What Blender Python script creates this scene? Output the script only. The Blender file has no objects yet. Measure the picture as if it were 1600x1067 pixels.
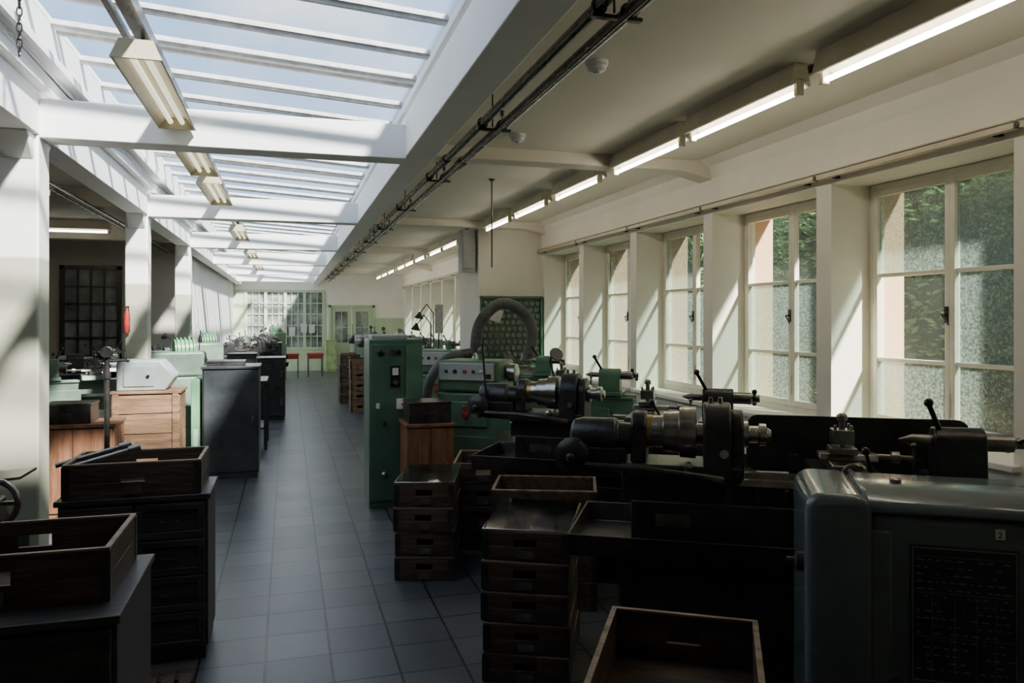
import bpy, bmesh, math, random
from mathutils import Vector, Matrix
random.seed(7)
sc = bpy.context.scene
COL = sc.collection
rad = math.radians

# ---------------------------------------------------------------- materials
def mat(name, col, rough=.5, metal=0., col2=None, ns=5., bump=0., bs=80., stretch=(1, 1, 1), rv=.1, coat=0., zsplit=None, xsplit=None):
    m = bpy.data.materials.new(name); m.use_nodes = True
    nt = m.node_tree; N = nt.nodes; L = nt.links
    b = N['Principled BSDF']
    tc = N.new('ShaderNodeTexCoord'); mp = N.new('ShaderNodeMapping'); mp.inputs['Scale'].default_value = stretch
    L.new(tc.outputs['Object'], mp.inputs[0])
    n = N.new('ShaderNodeTexNoise'); n.inputs['Scale'].default_value = ns; n.inputs['Detail'].default_value = 6; n.inputs['Roughness'].default_value = .65
    L.new(mp.outputs[0], n.inputs['Vector'])
    if col2 is None: col2 = tuple(c * .65 for c in col)
    r = N.new('ShaderNodeValToRGB')
    r.color_ramp.elements[0].position = .35; r.color_ramp.elements[1].position = .65
    r.color_ramp.elements[0].color = (*col2, 1); r.color_ramp.elements[1].color = (*col, 1)
    L.new(n.outputs['Fac'], r.inputs[0])
    out = r.outputs[0]
    def split(axis, thr, soft=.01):
        g = N.new('ShaderNodeNewGeometry'); s = N.new('ShaderNodeSeparateXYZ'); L.new(g.outputs['Position'], s.inputs[0])
        mr = N.new('ShaderNodeMapRange'); mr.inputs['From Min'].default_value = thr - soft; mr.inputs['From Max'].default_value = thr + soft
        L.new(s.outputs[axis], mr.inputs[0])
        mx = N.new('ShaderNodeMix'); mx.data_type = 'RGBA'
        L.new(mr.outputs[0], mx.inputs[0])
        return mx
    if zsplit:
        mx = split(2, zsplit[0])
        mu = N.new('ShaderNodeMix'); mu.data_type = 'RGBA'; mu.blend_type = 'MULTIPLY'; mu.inputs[0].default_value = 1
        L.new(out, mu.inputs[6]); mu.inputs[7].default_value = (*zsplit[1], 1)
        L.new(mu.outputs[2], mx.inputs[6]); L.new(out, mx.inputs[7]); out = mx.outputs[2]
    if xsplit:
        mx = split(0, xsplit[0])
        L.new(out, mx.inputs[6]); mx.inputs[7].default_value = (*xsplit[1], 1); out = mx.outputs[2]
    L.new(out, b.inputs['Base Color'])
    b.inputs['Metallic'].default_value = metal
    rr = N.new('ShaderNodeMapRange'); rr.inputs['To Min'].default_value = max(.03, rough - rv); rr.inputs['To Max'].default_value = min(1, rough + rv)
    L.new(n.outputs['Fac'], rr.inputs[0]); L.new(rr.outputs[0], b.inputs['Roughness'])
    b.inputs['Coat Weight'].default_value = coat
    if bump:
        n2 = N.new('ShaderNodeTexNoise'); n2.inputs['Scale'].default_value = bs; n2.inputs['Detail'].default_value = 4
        L.new(mp.outputs[0], n2.inputs['Vector'])
        bp = N.new('ShaderNodeBump'); bp.inputs['Strength'].default_value = bump; bp.inputs['Distance'].default_value = .01
        L.new(n2.outputs['Fac'], bp.inputs['Height']); L.new(bp.outputs[0], b.inputs['Normal'])
    return m

def emis(name, col, s):
    m = bpy.data.materials.new(name); m.use_nodes = True
    b = m.node_tree.nodes['Principled BSDF']
    b.inputs['Base Color'].default_value = (.9, .9, .85, 1)
    b.inputs['Emission Color'].default_value = (*col, 1); b.inputs['Emission Strength'].default_value = s
    return m

def glass(name, tint, gl, diff, bump, bs, gcol=(.8, .85, .85), dcol=(.60, .67, .60)):
    m = bpy.data.materials.new(name); m.use_nodes = True
    nt = m.node_tree; N = nt.nodes; L = nt.links; N.clear()
    o = N.new('ShaderNodeOutputMaterial')
    t = N.new('ShaderNodeBsdfTransparent'); t.inputs[0].default_value = (*tint, 1)
    g = N.new('ShaderNodeBsdfGlossy'); g.inputs['Roughness'].default_value = .25; g.inputs[0].default_value = (*gcol, 1)
    d = N.new('ShaderNodeBsdfTranslucent'); d.inputs[0].default_value = (*dcol, 1)
    m1 = N.new('ShaderNodeMixShader'); m2 = N.new('ShaderNodeMixShader')
    tc = N.new('ShaderNodeTexCoord')
    v = N.new('ShaderNodeTexNoise'); v.inputs['Scale'].default_value = bs; v.inputs['Detail'].default_value = 2
    L.new(tc.outputs['Object'], v.inputs['Vector'])
    if bump:
        bp = N.new('ShaderNodeBump'); bp.inputs['Strength'].default_value = bump; bp.inputs['Distance'].default_value = .01
        L.new(v.outputs['Fac'], bp.inputs['Height'])
        L.new(bp.outputs[0], g.inputs['Normal'])
        mr = N.new('ShaderNodeMapRange'); mr.inputs['From Min'].default_value = .38; mr.inputs['From Max'].default_value = .62
        mr.inputs['To Min'].default_value = diff * .5; mr.inputs['To Max'].default_value = diff * 1.5
        L.new(v.outputs['Fac'], mr.inputs[0]); L.new(mr.outputs[0], m1.inputs[0])
    else:
        m1.inputs[0].default_value = diff
    L.new(t.outputs[0], m1.inputs[1]); L.new(d.outputs[0], m1.inputs[2])
    m2.inputs[0].default_value = gl
    L.new(m1.outputs[0], m2.inputs[1]); L.new(g.outputs[0], m2.inputs[2]); L.new(m2.outputs[0], o.inputs[0])
    return m

def wood(name, c1, c2, rough=.6, ax=0):
    st = [12, 12, 12]; st[ax] = 1.2
    return mat(name, c1, rough, 0, c2, 2.2, .35, 9, tuple(st), .12)

M = {}
M['plaster'] = mat('white_plaster', (.86, .84, .79), .8, 0, (.79, .77, .71), 1.3, .12, 25)
M['ceil'] = mat('ceiling_plaster', (.82, .76, .65), .85, 0, (.76, .70, .59), .9, .12, 14)
M['wallR'] = mat('window_wall_plaster', (.86, .82, .73), .8, 0, (.79, .75, .65), 1.2, .10, 20, xsplit=(3.86, (.66, .40, .26)))
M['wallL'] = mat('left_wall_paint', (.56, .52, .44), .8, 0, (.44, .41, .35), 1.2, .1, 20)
M['beam'] = mat('white_beam_paint', (.90, .89, .86), .6, 0, (.84, .83, .80), 2, .1, 30)
M['bar'] = mat('weathered_glazing_bar', (.62, .61, .58), .6, 0, (.40, .39, .37), 14, .1, 60)
M['col'] = mat('column_paint', (.87, .86, .81), .5, 0, (.80, .78, .73), 3, .1, 30, zsplit=(1.93, (.50, .52, .41)))
M['cream'] = mat('cream_window_paint', (.84, .79, .67), .45, 0, (.74, .69, .57), 8, .1, 60)
M['fixt'] = mat('cream_fixture_enamel', (.58, .52, .37), .4, 0, (.46, .40, .28), 5)
M['fixt2'] = mat('pale_fixture_housing', (.78, .72, .58), .4, 0, (.66, .60, .47), 5)
M['pipe'] = mat('dark_pipe', (.05, .045, .042), .28, .6, (.03, .027, .025), 10)
M['gsky'] = glass('skylight_glass', (.86, .89, .93), .05, .035, 0, 10)
M['gham'] = glass('hammered_glass', (.46, .55, .51), .07, .17, .3, 60)
M['gclr'] = glass('clear_glass', (.88, .91, .87), .04, .02, 0, 10)
M['dkgreen'] = mat('dark_green_enamel', (.068, .140, .092), .36, 0, (.046, .100, .066), 4, .1, 120)
M['midgreen'] = mat('machine_green', (.100, .205, .128), .36, 0, (.066, .142, .088), 5, .08, 90)
M['ribgreen'] = mat('bright_green_enamel', (.16, .36, .18), .38, 0, (.10, .25, .12), 5)
M['palegreen'] = mat('pale_green_enamel', (.17, .235, .17), .42, 0, (.10, .15, .11), 5, .1, 90)
M['palegrey'] = mat('pale_grey_green_enamel', (.36, .40, .38), .4, 0, (.27, .31, .29), 5)
M['cab'] = mat('blue_grey_steel', (.080, .090, .092), .32, .3, (.038, .044, .046), 3, .15, 60)
M['blue'] = mat('blue_grey_enamel', (.140, .172, .178), .24, 0, (.098, .126, .132), 3, .08, 25, coat=.3)
M['black'] = mat('grey_black_machine_paint', (.045, .046, .044), .30, .25, (.021, .021, .021), 7, .2, 60)
M['iron'] = mat('oily_cast_iron', (.10, .092, .085), .34, .7, (.04, .037, .035), 9, .2, 70)
M['steel'] = mat('turned_steel', (.60, .58, .54), .25, 1., (.34, .32, .30), 12)
M['dsteel'] = mat('dull_steel', (.36, .35, .33), .32, 1., (.18, .17, .16), 10)
M['brass'] = mat('brass', (.6, .43, .18), .35, 1.)
M['bknob'] = mat('black_bakelite', (.02, .02, .02), .2, 0)
M['red'] = mat('red_plastic', (.42, .045, .035), .4)
M['white'] = mat('white_plastic', (.75, .75, .72), .4, 0, (.68, .68, .65))
M['grey'] = mat('light_grey_panel', (.46, .48, .46), .4, 0, (.37, .39, .38))
M['wdark'] = wood('oil_stained_wood', (.110, .072, .047), (.028, .020, .016), .46)
M['wrim'] = wood('worn_wood_edge', (.38, .28, .18), (.12, .08, .055), .6)
M['wred'] = wood('reddish_wood', (.26, .115, .055), (.11, .048, .024), .5, 2)
M['wlight'] = wood('worn_brown_wood', (.29, .165, .085), (.12, .062, .032), .55)
M['wdk2'] = wood('dark_cabinet_wood', (.062, .056, .051), (.022, .020, .019), .42)
M['gloss'] = mat('oily_sheet_metal', (.70, .67, .62), .09, 1., (.42, .38, .34), 4, .04, 12, rv=.05)
M['hose'] = mat('grey_corrugated_hose', (.10, .10, .095), .5, .1, (.065, .065, .06), 6)
M['lgreen'] = mat('light_green_paint', (.48, .60, .40), .5, 0, (.42, .53, .35), 3)
M['ygreen'] = mat('yellow_green_paint', (.42, .55, .25), .5)
M['paper'] = mat('paper', (.75, .75, .70), .8, 0, (.35, .35, .33), 30, stretch=(1, 1, 3))
M['plate'] = mat('engraved_black_plate', (.040, .044, .046), .35, .3)
M['ink'] = mat('plate_lettering', (.30, .31, .30), .4, .6)
M['lglass'] = mat('partition_window_glass', (.40, .43, .40), .15, 0, (.06, .075, .075), 1.6)
M['tube'] = emis('lit_fluorescent_tube', (1, .93, .78), 15)
M['tube2'] = emis('daylight_fluorescent_tube', (1, .95, .74), 1.0)
M['tube3'] = emis('side_bay_fluorescent_tube', (1, .95, .80), 9)
M['leaf'] = mat('leaves', (.20, .30, .10), .6, 0, (.06, .12, .032), 3)
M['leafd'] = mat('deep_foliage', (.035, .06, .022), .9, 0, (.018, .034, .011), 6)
M['gravel'] = mat('outside_ground', (.26, .27, .21), .9, 0, (.15, .18, .10), 2)

# floor tiles
def floor_mat():
    m = bpy.data.materials.new('slate_floor_tiles'); m.use_nodes = True
    nt = m.node_tree; N = nt.nodes; L = nt.links; b = N['Principled BSDF']
    tc = N.new('ShaderNodeTexCoord')
    mp = N.new('ShaderNodeMapping'); mp.inputs['Location'].default_value = (.10, .11, 0)
    L.new(tc.outputs['Object'], mp.inputs[0])
    br = N.new('ShaderNodeTexBrick'); br.offset = 0; br.squash = 1
    br.inputs['Scale'].default_value = 1; br.inputs['Brick Width'].default_value = .295; br.inputs['Row Height'].default_value = .295
    br.inputs['Mortar Size'].default_value = .006; br.inputs['Mortar Smooth'].default_value = .1
    br.inputs['Color1'].default_value = (.056, .060, .067, 1); br.inputs['Color2'].default_value = (.088, .093, .102, 1)
    br.inputs['Mortar'].default_value = (.012, .012, .012, 1)
    L.new(mp.outputs[0], br.inputs['Vector'])
    n = N.new('ShaderNodeTexNoise'); n.inputs['Scale'].default_value = 2.2; n.inputs['Detail'].default_value = 5; n.inputs['Roughness'].default_value = .6
    L.new(tc.outputs['Object'], n.inputs['Vector'])
    mx = N.new('ShaderNodeMix'); mx.data_type = 'RGBA'; mx.blend_type = 'MULTIPLY'; mx.inputs[0].default_value = .9
    r = N.new('ShaderNodeValToRGB'); r.color_ramp.elements[0].position = .3; r.color_ramp.elements[0].color = (.75, .75, .75, 1); r.color_ramp.elements[1].position = .7; r.color_ramp.elements[1].color = (1.2, 1.2, 1.2, 1)
    L.new(n.outputs['Fac'], r.inputs[0]); L.new(br.outputs['Color'], mx.inputs[6]); L.new(r.outputs[0], mx.inputs[7])
    L.new(mx.outputs[2], b.inputs['Base Color'])
    mr = N.new('ShaderNodeMapRange'); mr.inputs['To Min'].default_value = .28; mr.inputs['To Max'].default_value = .44
    L.new(n.outputs['Fac'], mr.inputs[0]); L.new(mr.outputs[0], b.inputs['Roughness'])
    bp = N.new('ShaderNodeBump'); bp.inputs['Strength'].default_value = .8; bp.inputs['Distance'].default_value = .004; bp.invert = True
    L.new(br.outputs['Fac'], bp.inputs['Height'])
    n3 = N.new('ShaderNodeTexNoise'); n3.inputs['Scale'].default_value = 22; n3.inputs['Detail'].default_value = 3
    L.new(tc.outputs['Object'], n3.inputs['Vector'])
    bp2 = N.new('ShaderNodeBump'); bp2.inputs['Strength'].default_value = .10; bp2.inputs['Distance'].default_value = .01
    L.new(n3.outputs['Fac'], bp2.inputs['Height']); L.new(bp.outputs[0], bp2.inputs['Normal']); L.new(bp2.outputs[0], b.inputs['Normal'])
    return m
M['floor'] = floor_mat()

# ---------------------------------------------------------------- geometry helpers
class B:
    def __init__(s): s.bm = bmesh.new()
    def box(s, x0, x1, y0, y1, z0, z1, mtx=None):
        vs = [s.bm.verts.new(Vector((x, y, z)) if mtx is None else mtx @ Vector((x, y, z))) for z in (z0, z1) for y in (y0, y1) for x in (x0, x1)]
        for f in ((0, 2, 3, 1), (4, 5, 7, 6), (0, 1, 5, 4), (2, 6, 7, 3), (0, 4, 6, 2), (1, 3, 7, 5)):
            s.bm.faces.new([vs[i] for i in f])
        return s
    def prism(s, poly, ax, a, b):
        def P(u, v, t):
            return {'x': (t, u, v), 'y': (u, t, v), 'z': (u, v, t)}[ax]
        A = [s.bm.verts.new(P(u, v, a)) for u, v in poly]; C = [s.bm.verts.new(P(u, v, b)) for u, v in poly]
        s.bm.faces.new(A); s.bm.faces.new(list(reversed(C)))
        n = len(poly)
        for i in range(n):
            s.bm.faces.new([A[i], C[i], C[(i + 1) % n], A[(i + 1) % n]])
        return s
    def rev(s, p, d, prof, n=20):
        p = Vector(p); d = Vector(d).normalized()
        u = d.orthogonal().normalized(); w = d.cross(u)
        rings = []
        for t, r in prof:
            rings.append([s.bm.verts.new(p + d * t + (u * math.cos(2 * math.pi * i / n) + w * math.sin(2 * math.pi * i / n)) * max(r, .0004)) for i in range(n)])
        for a, b in zip(rings, rings[1:]):
            for i in range(n): s.bm.faces.new([a[i], a[(i + 1) % n], b[(i + 1) % n], b[i]])
        s.bm.faces.new(list(reversed(rings[0]))); s.bm.faces.new(rings[-1])
        return s
    def cyl(s, p0, p1, r, r1=None, n=16):
        p0 = Vector(p0); p1 = Vector(p1)
        return s.rev(p0, p1 - p0, [(0, r), ((p1 - p0).length, r if r1 is None else r1)], n)
    def ball(s, c, r, sx=1, sy=1, sz=1, n=12):
        bmesh.ops.create_uvsphere(s.bm, u_segments=n, v_segments=max(6, n // 2), radius=r, matrix=Matrix.Translation(c) @ Matrix.Diagonal((sx, sy, sz, 1)))
        return s
    def tube(s, pts, r, n=8, closed=False):
        pts = [Vector(p) for p in pts]; k = len(pts); rings = []
        up = None
        for i, p in enumerate(pts):
            if closed: t = pts[(i + 1) % k] - pts[i - 1]
            else: t = pts[min(i + 1, k - 1)] - pts[max(i - 1, 0)]
            t.normalize()
            if up is None: up = t.orthogonal().normalized()
            up = (up - t * up.dot(t)).normalized(); w = t.cross(up)
            ri = r[i] if isinstance(r, (list, tuple)) else r
            rings.append([s.bm.verts.new(p + (up * math.cos(2 * math.pi * j / n) + w * math.sin(2 * math.pi * j / n)) * ri) for j in range(n)])
        pairs = list(zip(rings, rings[1:])) + ([(rings[-1], rings[0])] if closed else [])
        for a, b in pairs:
            for j in range(n): s.bm.faces.new([a[j], a[(j + 1) % n], b[(j + 1) % n], b[j]])
        if not closed:
            s.bm.faces.new(list(reversed(rings[0]))); s.bm.faces.new(rings[-1])
        return s
    def ring(s, c, ax, R, r, n=20, m=8):
        ax = Vector(ax).normalized(); u = ax.orthogonal().normalized(); w = ax.cross(u)
        return s.tube([Vector(c) + (u * math.cos(2 * math.pi * i / n) + w * math.sin(2 * math.pi * i / n)) * R for i in range(n)], r, m, True)
    def obj(s, name, m, parent=None, bev=0., seg=2, smooth=True, loc=None, rz=None):
        bmesh.ops.recalc_face_normals(s.bm, faces=s.bm.faces)
        me = bpy.data.meshes.new(name); s.bm.to_mesh(me); s.bm.free()
        ms = m if isinstance(m, (list, tuple)) else [m]
        for q in ms: me.materials.append(M[q] if isinstance(q, str) else q)
        if smooth:
            me.shade_smooth(); me.set_sharp_from_angle(angle=rad(35))
        o = bpy.data.objects.new(name, me); COL.objects.link(o)
        if parent: o.parent = parent
        if loc: o.location = loc
        if rz is not None: o.rotation_euler = (0, 0, rad(rz))
        if bev:
            b = o.modifiers.new('bevel', 'BEVEL'); b.width = bev; b.segments = seg; b.limit_method = 'ANGLE'; b.angle_limit = rad(40); b.harden_normals = False
        return o

def tag(o, label=None, cat=None, group=None, kind=None):
    if label: o['label'] = label
    if cat: o['category'] = cat
    if group: o['group'] = group
    if kind: o['kind'] = kind
    return o
def root(name, label, cat, loc=(0, 0, 0), rz=0, group=None, kind=None):
    e = bpy.data.objects.new(name, None); e.empty_display_size = .1; COL.objects.link(e)
    e.location = loc; e.rotation_euler = (0, 0, rad(rz))
    return tag(e, label, cat, group, kind)
def struct(o, label, cat): return tag(o, label, cat, kind='structure')
def copy_thing(src, loc, rz=None, label=None):
    c = src.copy(); COL.objects.link(c); c.location = loc
    if rz is not None: c.rotation_euler = (0, 0, rad(rz))
    if label: c['label'] = label
    def rec(a, b):
        for ch in a.children:
            k = ch.copy(); COL.objects.link(k); k.parent = b; rec(ch, k)
    rec(src, c)
    return c
def rrect(x0, x1, z0, z1, r, n=5, corners=(1, 1, 1, 1)):
    pts = []
    for (cx, cz, a0, on) in ((x0 + r, z0 + r, 180, corners[0]), (x1 - r, z0 + r, 270, corners[1]), (x1 - r, z1 - r, 0, corners[2]), (x0 + r, z1 - r, 90, corners[3])):
        if on:
            for i in range(n + 1):
                a = rad(a0 + 90 * i / n); pts.append((cx + r * math.cos(a), cz + r * math.sin(a)))
        else:
            a = rad(a0 + 45); pts.append((x0 if math.cos(a) < 0 else x1, z0 if math.sin(a) < 0 else z1))
    return pts
def dome(w, z0, zc, r, n=14):
    return [(-w, z0)] + [(r * -math.cos(math.pi * i / n), zc + r * math.sin(math.pi * i / n)) for i in range(n + 1)] + [(w, z0)]

# ================================================================= ROOM SHELL
YB, YF = -1.5, 24.0
XR, XL = 3.5, -5.0
struct(B().box(XL - .2, XR + .6, YB - .2, YF + 1.8, -.15, 0).obj('floor', 'floor', smooth=False), 'dark slate-grey square tiled workshop floor', 'floor')
# ceilings
struct(B().box(.86, XR + .6, YB - .2, YF + .2, 2.95, 3.3).obj('ceiling', 'ceil', smooth=False), 'off-white plaster ceiling of the window bay', 'ceiling')
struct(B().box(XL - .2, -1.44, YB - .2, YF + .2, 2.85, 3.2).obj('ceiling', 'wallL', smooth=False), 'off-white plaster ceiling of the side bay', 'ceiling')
struct(B().box(-1.46, .88, YB - .2, 2.2, 3.0, 3.3).obj('ceiling', 'ceil', smooth=False), 'plaster ceiling before the skylight', 'ceiling')
struct(B().box(-1.46, .88, 23.3, YF + .2, 3.0, 3.3).obj('ceiling', 'beam', smooth=False), 'white plaster ceiling strip past the skylight', 'ceiling')
# right wall
near = [4.30 + 1.49 * k for k in range(-4, 14)]
opens = []
for y in near:
    a, b = y - 1.34, y
    if a < 1.3 or b > 23.9: continue
    if 10.3 < a < 11.0: continue
    opens.append((a, b))
Z0, Z1 = .86, 2.50
w = B()
w.box(XR, XR + .6, YB - .2, YF + .2, 0, Z0)
w.box(XR, XR + .6, YB - .2, YF + .2, Z1, 2.96)
prev = YB - .2
for a, b in opens:
    w.box(XR, XR + .6, prev, a, Z0, Z1); prev = b
w.box(XR, XR + .6, prev, YF + .2, Z0, Z1)
w.prism([(XR + .001, 2.80), (XR - .03, 2.90), (XR - .12, 2.951), (XR + .001, 2.951)], 'y', YB, YF)
struct(w.obj('wall_right', 'wallR', smooth=False), 'cream plaster window wall with deep white piers', 'wall')
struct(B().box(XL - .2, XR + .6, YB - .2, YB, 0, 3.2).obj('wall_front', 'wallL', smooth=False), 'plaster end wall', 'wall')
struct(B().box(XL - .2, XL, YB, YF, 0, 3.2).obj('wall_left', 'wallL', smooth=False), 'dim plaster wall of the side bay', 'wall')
# side-bay end wall + wall closing the aisle farther on
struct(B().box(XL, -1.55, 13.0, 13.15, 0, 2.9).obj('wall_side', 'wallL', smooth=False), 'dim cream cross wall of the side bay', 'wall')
struct(B().box(-1.70, -1.55, 13.15, YF, 0, 2.9).obj('wall_side', 'plaster', smooth=False), 'white plaster wall along the aisle', 'wall')
# back wall with door and partition openings
w = B()
w.box(-1.6, -1.2, YF, YF + .2, 0, 3.4); w.box(-1.2, 3.5, YF, YF + .2, 2.45, 3.4); w.box(1.05, 1.2, YF, YF + .2, 0, 2.45)
w.box(-1.2, 1.05, YF, YF + .2, 0, .65); w.box(2.6, 3.5, YF, YF + .2, 0, 2.45); w.box(1.2, 2.6, YF, YF + .2, 2.0, 2.45)
struct(w.obj('wall_back', 'plaster', smooth=False), 'white and green end wall of the hall', 'wall')
struct(B().box(-1.6, 3.5, 25.6, 25.7, 0, 3.4).obj('wall_office', 'plaster', smooth=False), 'pale wall of the office past the partition', 'wall')
# chimney-like projecting box
struct(B().box(2.57, 3.5, 10.4, 11.6, 0, 2.95).obj('wall_pier', 'wallR', smooth=False), 'white plaster projecting wall block', 'wall')

# longitudinal beams
def trim(b, n, label, m='beam', bev=.006):
    return struct(b.obj('trim_%d' % n, m, bev=bev), label, 'beam')
b = B().box(.70, .88, YB, YF, 2.6, 2.86).box(.77, .88, YB, YF, 2.86, 3.10)
trim(b, 1, 'long white plaster beam beside the skylight')
b = B().box(-1.47, -1.30, YB, YF, 2.6, 2.84).box(-1.47, -1.25, YB, YF, 2.84, 3.26)
trim(b, 2, 'long white beam carried by the columns')
# skylight curb mouldings
trim(B().box(.72, .775, 2.2, YF, 2.94, 2.99), 3, 'white skylight moulding')
trim(B().box(-1.25, -1.19, 2.2, YF, 2.95, 3.0), 4, 'white skylight moulding')
allc = [4.80 + 3.36 * i for i in range(0, 6)]
n = 5
for i, y in enumerate(allc):
    pl = [(-1.305, 2.585), (.705, 2.585), (.705, 2.80), (-1.305, 2.80)]
    trim(B().prism(pl, 'y', y - .09, y + .09), n, 'white skylight cross beam'); n += 1
for i, y in enumerate([1.4, 4.8, 8.16, 11.52]):
    b = B().box(-1.50, -1.30, y - .1, y + .1, 0, 2.6)
    b.prism([(y - .22, 2.60), (y - .1, 2.46), (y + .1, 2.46), (y + .22, 2.60)], 'x', -1.48, -1.32)
    o = b.obj('trim_%d' % n, 'col', bev=.012); n += 1
    struct(o, 'square white column with grey-green lower paint', 'column')
for y in (1.5, 5.9, 10.3, 14.7, 19.1):
    b = B().prism([(.88, 2.951), (.88, 2.845), (3.2, 2.855), (3.38, 2.82), (3.5, 2.79), (3.5, 2.951)], 'y', y - .1, y + .1)
    trim(b, n, 'shallow plaster ceiling beam', 'ceil'); n += 1
# left bay cross beams
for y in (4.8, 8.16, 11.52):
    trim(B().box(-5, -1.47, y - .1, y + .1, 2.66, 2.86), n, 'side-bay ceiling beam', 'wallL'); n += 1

# window sills (trim)
for a, c in opens:
    o = B().box(3.44, 3.86, a - .04, c + .04, .83, .865).obj('trim_%d' % n, 'plaster', bev=.006); n += 1
    struct(o, 'white painted window sill', 'window sill')

# ---------------------------------------------------------------- windows (right)
def window(idx, a, c, clear):
    r = root('window_%d' % idx, 'cream wooden casement window with textured glass', 'window', (3.84, (a + c) / 2, 0), kind='structure')
    W = (c - a) / 2; zb, zt = .86, 2.50
    f = B()
    f.box(-.03, .05, -W, -W + .05, zb, zt).box(-.03, .05, W - .05, W, zb, zt).box(-.03, .05, -W + .05, W - .05, zt - .05, zt).box(-.03, .05, -W + .05, W - .05, zb, zb + .05)
    f.obj('window_frame', 'cream', r, bev=.005)
    zr = [zb + .05, 1.325, 1.884, zt - .05]
    for sgn in (-1, 1):
        y0, y1 = (-W + .05, .0) if sgn < 0 else (0., W - .05)
        s = B(); t = .036
        s.box(-.045, .0, y0, y0 + t, zr[0], zr[3]).box(-.045, .0, y1 - t, y1, zr[0], zr[3])
        s.box(-.045, .0, y0 + t, y1 - t, zr[0], zr[0] + t + .01).box(-.045, .0, y0 + t, y1 - t, zr[3] - t, zr[3])
        for z in zr[1:3]: s.box(-.038, -.005, y0 + t, y1 - t, z - .013, z + .013)
        cs = s.obj('casement', 'cream', r, bev=.004)
        hz = 1.62
        if sgn > 0:
            h = B().box(-.055, -.045, .005, .03, hz - .05, hz + .05).cyl((-.055, .018, hz), (-.085, .018, hz), .007).cyl((-.085, .018, hz), (-.085, -.03, hz - .06), .006)
            h.obj('window_handle', 'bknob', cs)
            B().cyl((-.05, .0, 1.15), (-.05, .0, 1.0), .006).obj('espagnolette_bolt', 'cream', cs)
        for rows, mm in ((clear.get(sgn, ()), 'gclr'), ([i for i in range(3) if i not in clear.get(sgn, ())], 'gham')):
            if not rows: continue
            g = B()
            for i in rows:
                g.box(-.022, -.018, y0 + t, y1 - t, zr[i] + .012, zr[i + 1] - .012)
            g.obj('window_glass', mm, cs, smooth=False)
    return r
k = 1
for i, (a, c) in enumerate(opens):
    cl = {}
    if abs(c - 4.30) < .01: cl = {1: (1,)}
    elif abs(c - 5.79) < .01: cl = {1: (2,), -1: (2,)}
    elif abs(c - 7.28) < .01: cl = {-1: (2,)}
    window(k, a, c, cl); k += 1
# curtain rails over each window
for a, c in opens:
    r = root('curtain_rail', 'cream wooden curtain rail above the windows', 'curtain rail', (3.44, (a + c) / 2, 2.53), group='curtain rails above the windows')
    B().box(-.02, .02, -.735, .735, 0, .035).box(-.03, .03, -.735, .735, .035, .045).obj('rail', 'fixt', r, bev=.004)
    for s in (-.6, .6): B().box(.02, .062, s - .015, s + .015, -.005, .03).obj('bracket', 'pipe', r)
    B().ball((-.005, .735, .015), .022).cyl((-.005, .70, .015), (-.005, .74, .015), .014).obj('finial', 'wdark', r)

# ---------------------------------------------------------------- skylight bays
segs = [2.2] + allc + [23.3]
def zs(x): return 3.09 + (.77 - x) * .065
for s0, s1 in zip(segs, segs[1:]):
    r = root('window_%d' % k, 'glazed skylight bay with white glazing bars', 'skylight', (0, (s0 + s1) / 2, 0), kind='structure'); k += 1
    h = (s1 - s0) / 2
    nb = max(1, round((s1 - s0) / .56))
    f = B()
    for i in range(nb + 1):
        y = -h + i * 2 * h / nb
        y = min(max(y, -h + .05), h - .05)
        f.prism([(-1.25, zs(-1.25) - .022), (.77, zs(.77) - .022), (.77, zs(.77) + .03), (-1.25, zs(-1.25) + .03)], 'y', y - .013, y + .013)
        f.prism([(-1.25, zs(-1.25) - .004), (.77, zs(.77) - .004), (.77, zs(.77) + .012), (-1.25, zs(-1.25) + .012)], 'y', y - .032, y + .032)
    f.obj('glazing_bar', 'bar', r)
    B().prism([(-1.25, zs(-1.25)), (.77, zs(.77)), (.77, zs(.77) + .006), (-1.25, zs(-1.25) + .006)], 'y', -h, h).obj('skylight_glass', 'gsky', r, smooth=False)

# ---------------------------------------------------------------- back wall windows & door
r = root('window_%d' % k, 'pale green framed glazed partition with many panes', 'window', (-.08, 24.02, 0), kind='structure'); k += 1
f = B(); X0, X1 = -1.12, 1.13
f.box(X0, X1, -.06, .04, .65, .72).box(X0, X1, -.06, .04, 2.38, 2.45)
for i in range(5):
    x = X0 + (X1 - X0) * i / 4
    f.box(x - .045, x + .045, -.06, .04, .72, 2.38)
for i in range(4):
    xa = X0 + (X1 - X0) * i / 4
    for j in (1, 2): f.box(xa + .5625 * j / 3 - .014, xa + .5625 * j / 3 + .014, -.03, .02, .72, 2.38)
for z in (1.05, 1.38, 1.72, 2.05): f.box(X0, X1, -.03, .02, z - .016, z + .016)
f.obj('partition_frame', 'lgreen', r)
B().box(X0, X1, .0, .01, .7, 2.4).obj('partition_glass', 'lglass', r, smooth=False)
for x, z in ((-.5, 1.3), (-.1, 1.35), (.2, 1.2), (.55, 1.3), (.78, 1.28)):
    o = B().box(-.09, .09, -.004, .004, -.13, .13).obj('notice', 'paper', loc=(x - .08, 23.95, z)); tag(o, 'printed paper notice stuck on partition glass', 'paper notice', 'notices on the green partition')
r = root('door_1', 'green double door with glazed upper panels', 'door', (1.9, 24.0, 0), kind='structure')
B().box(-.7, -.62, -.04, .1, 0, 2.0).box(.62, .7, -.04, .1, 0, 2.0).box(-.7, .7, -.04, .1, 1.93, 2.0).obj('door_frame', 'lgreen', r, bev=.005)
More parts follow.
